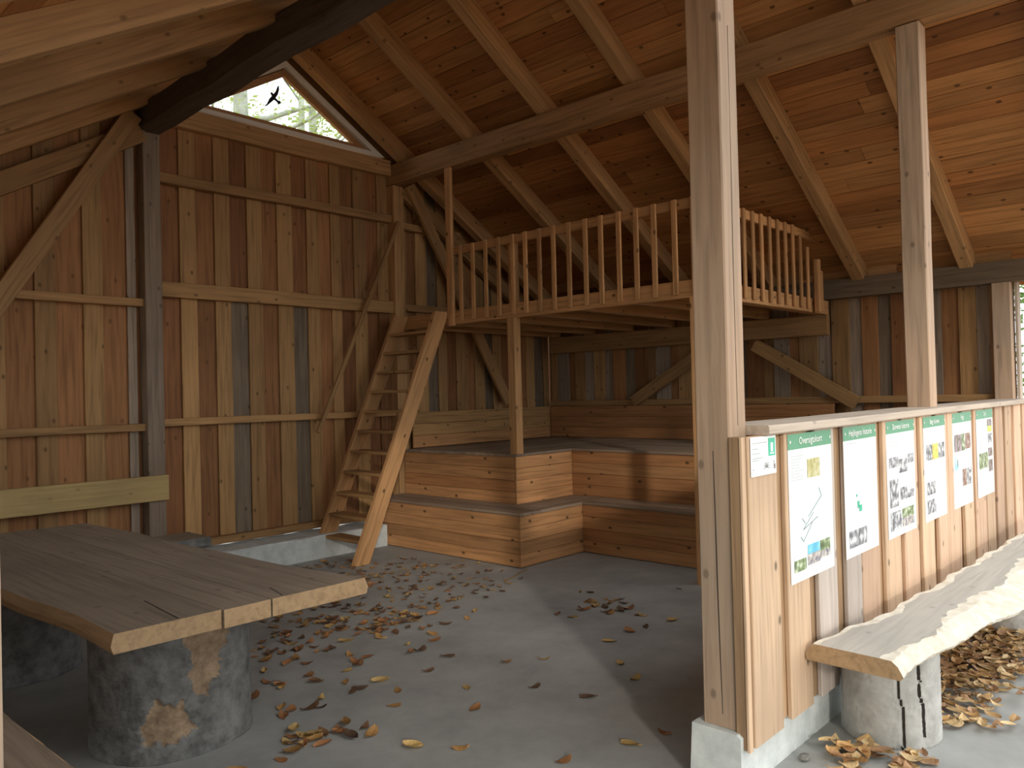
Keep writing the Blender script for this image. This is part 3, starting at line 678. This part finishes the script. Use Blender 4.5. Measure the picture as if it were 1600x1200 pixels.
# near slab bench ---------------------------------------------------------------
nb = empty('slab_bench', (-2.2, 2.9, 0), label='brown slab bench in the bottom left corner beside the table', cat='bench', group='slab benches on stumps')
sl = slab_mesh('seat', 3.4, lambda t: -.17+.015*math.sin(8*t), lambda t: .17+.012*math.sin(11*t+2), .07, ['table', 'tedge', 'tedge'], nb, seg=40, bevel=.025, rough=.004)
sl.rotation_euler = (0, 0, math.pi/2); sl.location = (0, -.03, .472)
for sy in (-1.05, 1.1):
    q = stump('leg', .17, .40, 'bark', nb, seed=int(20+sy), seg=40, rings=12); q.location = (0, sy, 0)
# bench at the back wall -----------------------------------------------------------
kb = empty('slab_bench', (-1.1, 5.05, 0), label='dark slab bench against the back wall behind the table', cat='bench', group='slab benches on stumps')
sl = slab_mesh('seat', 2.5, lambda t: -.30+.02*math.sin(9*t), lambda t: .17+.012*math.sin(11*t+2), .085, ['table', 'bark', 'tedge'], kb, seg=40, bevel=.03, rough=.008)
sl.location = (.02, 0, .482)
for sx in (-.9, .55):
    q = stump('leg', .17, .396, 'bark', kb, seed=int(30+sx*3), seg=40, rings=12); q.location = (sx, -.07, 0)
tag(plank('backrest_board', (-2.5, 5.535, .848), (.155, 5.535, .848), .222, .04, (0, 1, 0), 'yellow', None, ch=.004), 'wide yellowish backrest board across the back wall behind the table', 'board')

# ------------------------------------------------------------------ leaves
def leaf_mesh(i):
    rnd = random.Random(100+i); n = 5; vs, fs = [], []
    cu, cv, tw = rnd.uniform(.15, .6), rnd.uniform(-.5, .9), rnd.uniform(-.4, .4)
    for k in range(n+1):
        t = k/n; x = (t-.5); wd = .30*math.sin(math.pi*min(1, t*.93+.07))**.8*(1-.25*t)+.01
        zc = cu*x*x*1.2
        for s in (-1, 0, 1):
            vs.append((x, s*wd, zc+abs(s)*cv*.28*wd/.3+s*tw*x*.4))
    for k in range(n):
        for s in (0, 1): fs.append((k*3+s, (k+1)*3+s, (k+1)*3+s+1, k*3+s+1))
    zmin = min(v[2] for v in vs); vs = [(a, b, c-zmin) for a, b, c in vs]
    return vs, fs
LV = [leaf_mesh(i) for i in range(8)]
def leaf_data(pal):
    out = []
    for vs, fs in LV:
        for m in pal:
            me = bpy.data.meshes.new('fallen_leaf'); me.from_pydata(vs, [], fs); me.materials.append(m); me.update(); out.append(me)
    return out
LIN, LOUT = leaf_data(LEAF), leaf_data(LEAFO)
def blocked(x, y):
    if x > BX1-.05 and y > BY-.05: return True
    if x > BX2-.05: return y > -.1 and y < 6
    if (x+1.23)**2+(y-2.36)**2 < .42**2 or (x+1.5)**2+(y-4.05)**2 < .46**2: return True
    if -.12 < y < .25 and x > -.1: return True
    if (x-.94)**2+(y+.285)**2 < .26**2 or (x-3.05)**2+(y+.4)**2 < .27**2: return True
    if x < -1.9 and 1.2 < y: return True
    return y > 5.25
clI = [(1.48, 4.17, .35, 40), (.58, 3.32, .32, 45), (.13, 3.14, .3, 30), (.65, 2.96, .25, 30), (1.08, 2.96, .3, 22), (1.78, 4.2, .3, 22), (.15, 2.5, .3, 12), (-.43, 2.2, .25, 10), (-.53, 2.6, .25, 12), (-.2, 3.1, .25, 16),
       (-.80, 2.1, .15, 5), (-.92, 1.69, .13, 16), (-.64, 1.65, .1, 5), (1.88, 2.06, .22, 20), (1.67, 3.1, .25, 12), (1.84, 1.7, .4, 8), (1.3, 4.8, .4, 25), (.5, 4.3, .4, 20)]
single = [(.683, 1.609), (.065, 1.633), (-.27, .686), (.374, 1.037), (-.469, 1.121), (.3, 1.35), (-.1, 1.4), (.9, 1.2), (.75, 1.0), (.1, 2.0), (.35, 2.1), (-.2, 1.9), (1.2, 1.5), (.05, .55), (.25, .5), (-.35, 1.75), (.5, 1.75), (-.6, 1.3)]
LAB_I = 'brown fallen leaf lying on the concrete floor inside the shelter'
LAB_O = 'amber fallen leaf on the ground under and beside the poster wall bench'
def put_leaf(me, x, y, z, s, group, label):
    o = bpy.data.objects.new('fallen_leaf', me); C.objects.link(o); o.location = (x, y, z)
    o.rotation_euler = (random.uniform(-.12, .12), random.uniform(-.12, .12), random.uniform(0, 6.28)); o.scale = (s, s, s)
    return tag(o, label, 'leaf', group)
spotsI = [(x, y) for x, y in single]
for x, y, s, n in clI:
    for _ in range(n):
        a, b = random.gauss(x, s*.7), random.gauss(y, s*.7)
        if not blocked(a, b): spotsI.append((a, b))
cam = Vector((-2.92, -1.52))
spotsI.sort(key=lambda q: (Vector(q)-cam).length)
for q in spotsI[:185]: put_leaf(random.choice(LIN), q[0], q[1], .002, random.uniform(.065, .105), 'fallen leaves on the concrete floor', LAB_I)
clO = [(.62, -.24, .10, 26), (.69, -.40, .13, 40), (.45, -.28, .06, 8), (1.2, -.46, .10, 26), (1.5, -.35, .16, 40), (1.75, -.45, .16, 60), (2.1, -.42, .2, 90), (2.35, -.32, .2, 90), (2.7, -.42, .2, 90), (1.9, -.2, .2, 40), (1.25, -.62, .12, 14)]
spotsO = []
for x, y, s, n in clO:
    for _ in range(n):
        a, b = random.gauss(x, s*.8), random.gauss(y, s*.6)
        if not blocked(a, b) and b < -.1: spotsO.append((a, b))
spotsO.sort(key=lambda q: (Vector(q)-cam).length)
for i, q in enumerate(spotsO[:115]): put_leaf(random.choice(LOUT), q[0], q[1], .002+random.uniform(0, .035), random.uniform(.06, .095), 'fallen leaves around the poster wall bench', LAB_O)
def litter(name, spots, pal, label, zf, s0, s1, mats):
    vs, fs, mi = [], [], []
    for x, y in spots:
        V, F = random.choice(LV); s = random.uniform(s0, s1); R = Matrix.Rotation(random.uniform(0, 6.28), 3, 'Z') @ Matrix.Rotation(random.uniform(-.35, .35), 3, 'X')
        b = len(vs); z = zf(x, y); k = random.randrange(len(mats))
        pts = [R @ Vector(v)*s for v in V]; zm = min(p.z for p in pts)
        vs += [(x+p.x, y+p.y, z+p.z-zm) for p in pts]; fs += [tuple(b+i for i in f) for f in F]; mi += [k]*len(F)
    o = from_py(name, vs, fs, mats)
    for p, k in zip(o.data.polygons, mi): p.material_index = k
    return tag(o, label, 'leaves', kind='stuff')
rest = spotsI[185:]
for _ in range(230):
    a, b = random.gauss(1.0, .7), random.gauss(3.9, .6)
    if not blocked(a, b): rest.append((a, b))
litter('leaf_litter', rest, None, 'scattered far fallen leaves on the concrete floor near the ladder', lambda x, y: .002, .045, .08, LEAF)
ro_ = spotsO[115:]
for _ in range(900):
    a, b = random.uniform(1.35, 5.5), random.uniform(-.85, -.12)
    if not blocked(a, b) and b > -.55-.12*(a-1.3) : ro_.append((a, b))
litter('leaf_litter', ro_, None, 'deep drift of amber beech leaves below the slab bench', lambda x, y: .002+random.uniform(0, .06), .06, .095, LEAFO)
rg = []
for _ in range(5000):
    a, b = random.uniform(-10, 18), random.uniform(-12, 18)
    if not (-3.4 < a < 6.2 and -2.5 < b < 6.05): rg.append((a, b))
litter('leaf_litter', rg, None, 'leaf litter covering the forest floor outside the shelter', lambda x, y: -.038, .08, .13, LEAFO)
# small finds on the floor
def pebble(x, y, r, label, mat='stone'):
    bm = bmesh.new(); bmesh.ops.create_icosphere(bm, subdivisions=2, radius=r)
    for v in bm.verts: v.co = Vector((v.co.x*1.5, v.co.y, v.co.z*.6))*random.uniform(.9, 1.1)
    zm = min(v.co.z for v in bm.verts)
    for v in bm.verts: v.co.z -= zm
    me = bpy.data.meshes.new('pebble'); bm.to_mesh(me); bm.free(); o = link('pebble', me, None, M[mat]); o.location = (x, y, 0); return tag(o, label, 'pebble')
pebble(.40, -.10, .022, 'dark pebble on the concrete beside the low wall foot')
tag(plank('twig', (1.95, 3.13, .006), (2.43, 3.30, .006), .008, .008, (0, 0, 1), 'tan', None, wob=.003, seg=6), 'thin twig lying on the floor at the bench corner', 'twig')

# ------------------------------------------------------------------ trees
def tree(x, y, h, r, label, crown_z0, crown_r, nleaf, fol, seed, lean=(0, 0), group='beech trees around the shelter', leaf=.16, nb=9, flat_=1.0):
    rnd = random.Random(seed); root = empty('tree', (x, y, -.05), label=label, cat='tree', group=group)
    def tube(name, pts, rad, mat, seg=10):
        vs, fs = [], []
        for i, (p, q) in enumerate(zip(pts, rad)):
            d = (pts[min(i+1, len(pts)-1)]-pts[max(i-1, 0)]).normalized(); u = d.orthogonal().normalized(); v = d.cross(u)
            for k in range(seg):
                a = 2*math.pi*k/seg; vs.append(tuple(p+(u*math.cos(a)+v*math.sin(a))*q))
        for i in range(len(pts)-1):
            for k in range(seg): fs.append((i*seg+k, i*seg+(k+1) % seg, (i+1)*seg+(k+1) % seg, (i+1)*seg+k))
        return from_py(name, vs, fs, M[mat], root, True)
    def axis(t): return Vector((lean[0]*t*t+.12*math.sin(3*t+seed), lean[1]*t*t+.12*math.cos(2.5*t+seed), h*t))-Vector((.12*math.sin(seed), .12*math.cos(seed), 0))
    tube('trunk', [axis(i/10) for i in range(11)], [r*(1.25 if i == 0 else 1)*(1-.75*i/10) for i in range(11)], 'trunk')
    tips = []
    for b in range(nb):
        t = rnd.uniform(crown_z0/h, .95); p = axis(t); a = rnd.uniform(0, 6.28); L = crown_r*rnd.uniform(.6, 1.0)
        d = Vector((math.cos(a), math.sin(a), rnd.uniform(.25, .9)))
        pts = [p+d*L*k/5+Vector((rnd.uniform(-.1, .1), rnd.uniform(-.1, .1), .05*k*k*.3)) for k in range(6)]
        tube('branch', pts, [r*.28*(1-.8*k/5) for k in range(6)], 'trunk', 6); tips += pts[2:]
    vs, fs = [], []
    for _ in range(nleaf):
        c = rnd.choice(tips)+Vector((rnd.gauss(0, .5), rnd.gauss(0, .5), rnd.gauss(0, .4*flat_))); s = leaf*rnd.uniform(.6, 1.2)
        u = Vector((rnd.gauss(0, 1), rnd.gauss(0, 1), rnd.gauss(0, .5))).normalized(); v = u.orthogonal().normalized()
        b = len(vs); vs += [tuple(c-u*s*.5), tuple(c+v*s*.3), tuple(c+u*s*.5), tuple(c-v*s*.3)]; fs.append((b, b+1, b+2, b+3))
    f = from_py('foliage', vs, fs, M[fol], root); f['kind'] = 'stuff'
    return root
tree(7.15, 17, 17, .30, 'pale straight beech trunk seen through the left of the triangular window', 6.5, 3.2, 2600, 'fol1', 1)
tree(9.05, 17.2, 15, .16, 'slender tree seen through the right of the triangular window', 6, 3.0, 2600, 'fol1', 2, lean=(.5, 0))
tree(11.5, 20, 16, .25, 'leafy tree beyond the window to the right', 5, 3.6, 3000, 'fol1', 3)
tree(4.6, 20, 16, .22, 'thin tree beyond the window to the left', 8, 3, 1200, 'fol1', 4)
tree(14.5, 1.2, 7, .12, 'green leafy tree outside the far right opening', 1.0, 2.0, 5000, 'fol2', 5)
tree(17, -1.5, 12, .25, 'tall green tree outside beyond the poster wall end', 2, 3.0, 4000, 'fol2', 6)
tree(18, 6, 14, .28, 'tall tree behind the far wall', 4, 3.2, 2500, 'fol2', 8)

for i_, (tx, ty, th_, cr, nl, lab) in enumerate([(-9, -3.5, 10, 2.4, 9000, 'unseen tree added near the front left corner to block light'), (-8.5, 3, 14, 3, 5000, 'unseen tree added beyond the near side low wall for shade'), (-11, 8, 15, 3, 5000, 'unseen tree added beyond the near back corner for shade'),
        (-3, -15, 14, 3, 4000, 'unseen tree added far in front of the shelter'), (-12.2, -8, 10, 2.4, 9000, 'unseen shade tree added farther out beyond the front left corner'), (-9.9, -7.7, 9, 1.9, 11000, 'unseen dense tree added to keep sun off the table side')]):
    tree(tx, ty, th_, .25, lab, 1.0, cr, nl, 'fol2', 40+i_, leaf=.3, nb=20)  # out of view, added to hold back sky and low sun from the interior
for i_, (tx, ty, lab) in enumerate([(-6.3, -10.4, 'unseen high crowned beech added to shade the upper front opening'), (-4.0, -11.9, 'second unseen high crowned beech added to shade the upper front opening'), (-5.2, -13.4, 'third unseen high crowned beech added to shade the upper front opening')]):
    tree(tx, ty, 10.5, .16, lab, 6.25, 2.2, 11000, 'fol2', 60+i_, leaf=.3, nb=22)  # out of view, added so the crowns shade the opening above the low wall
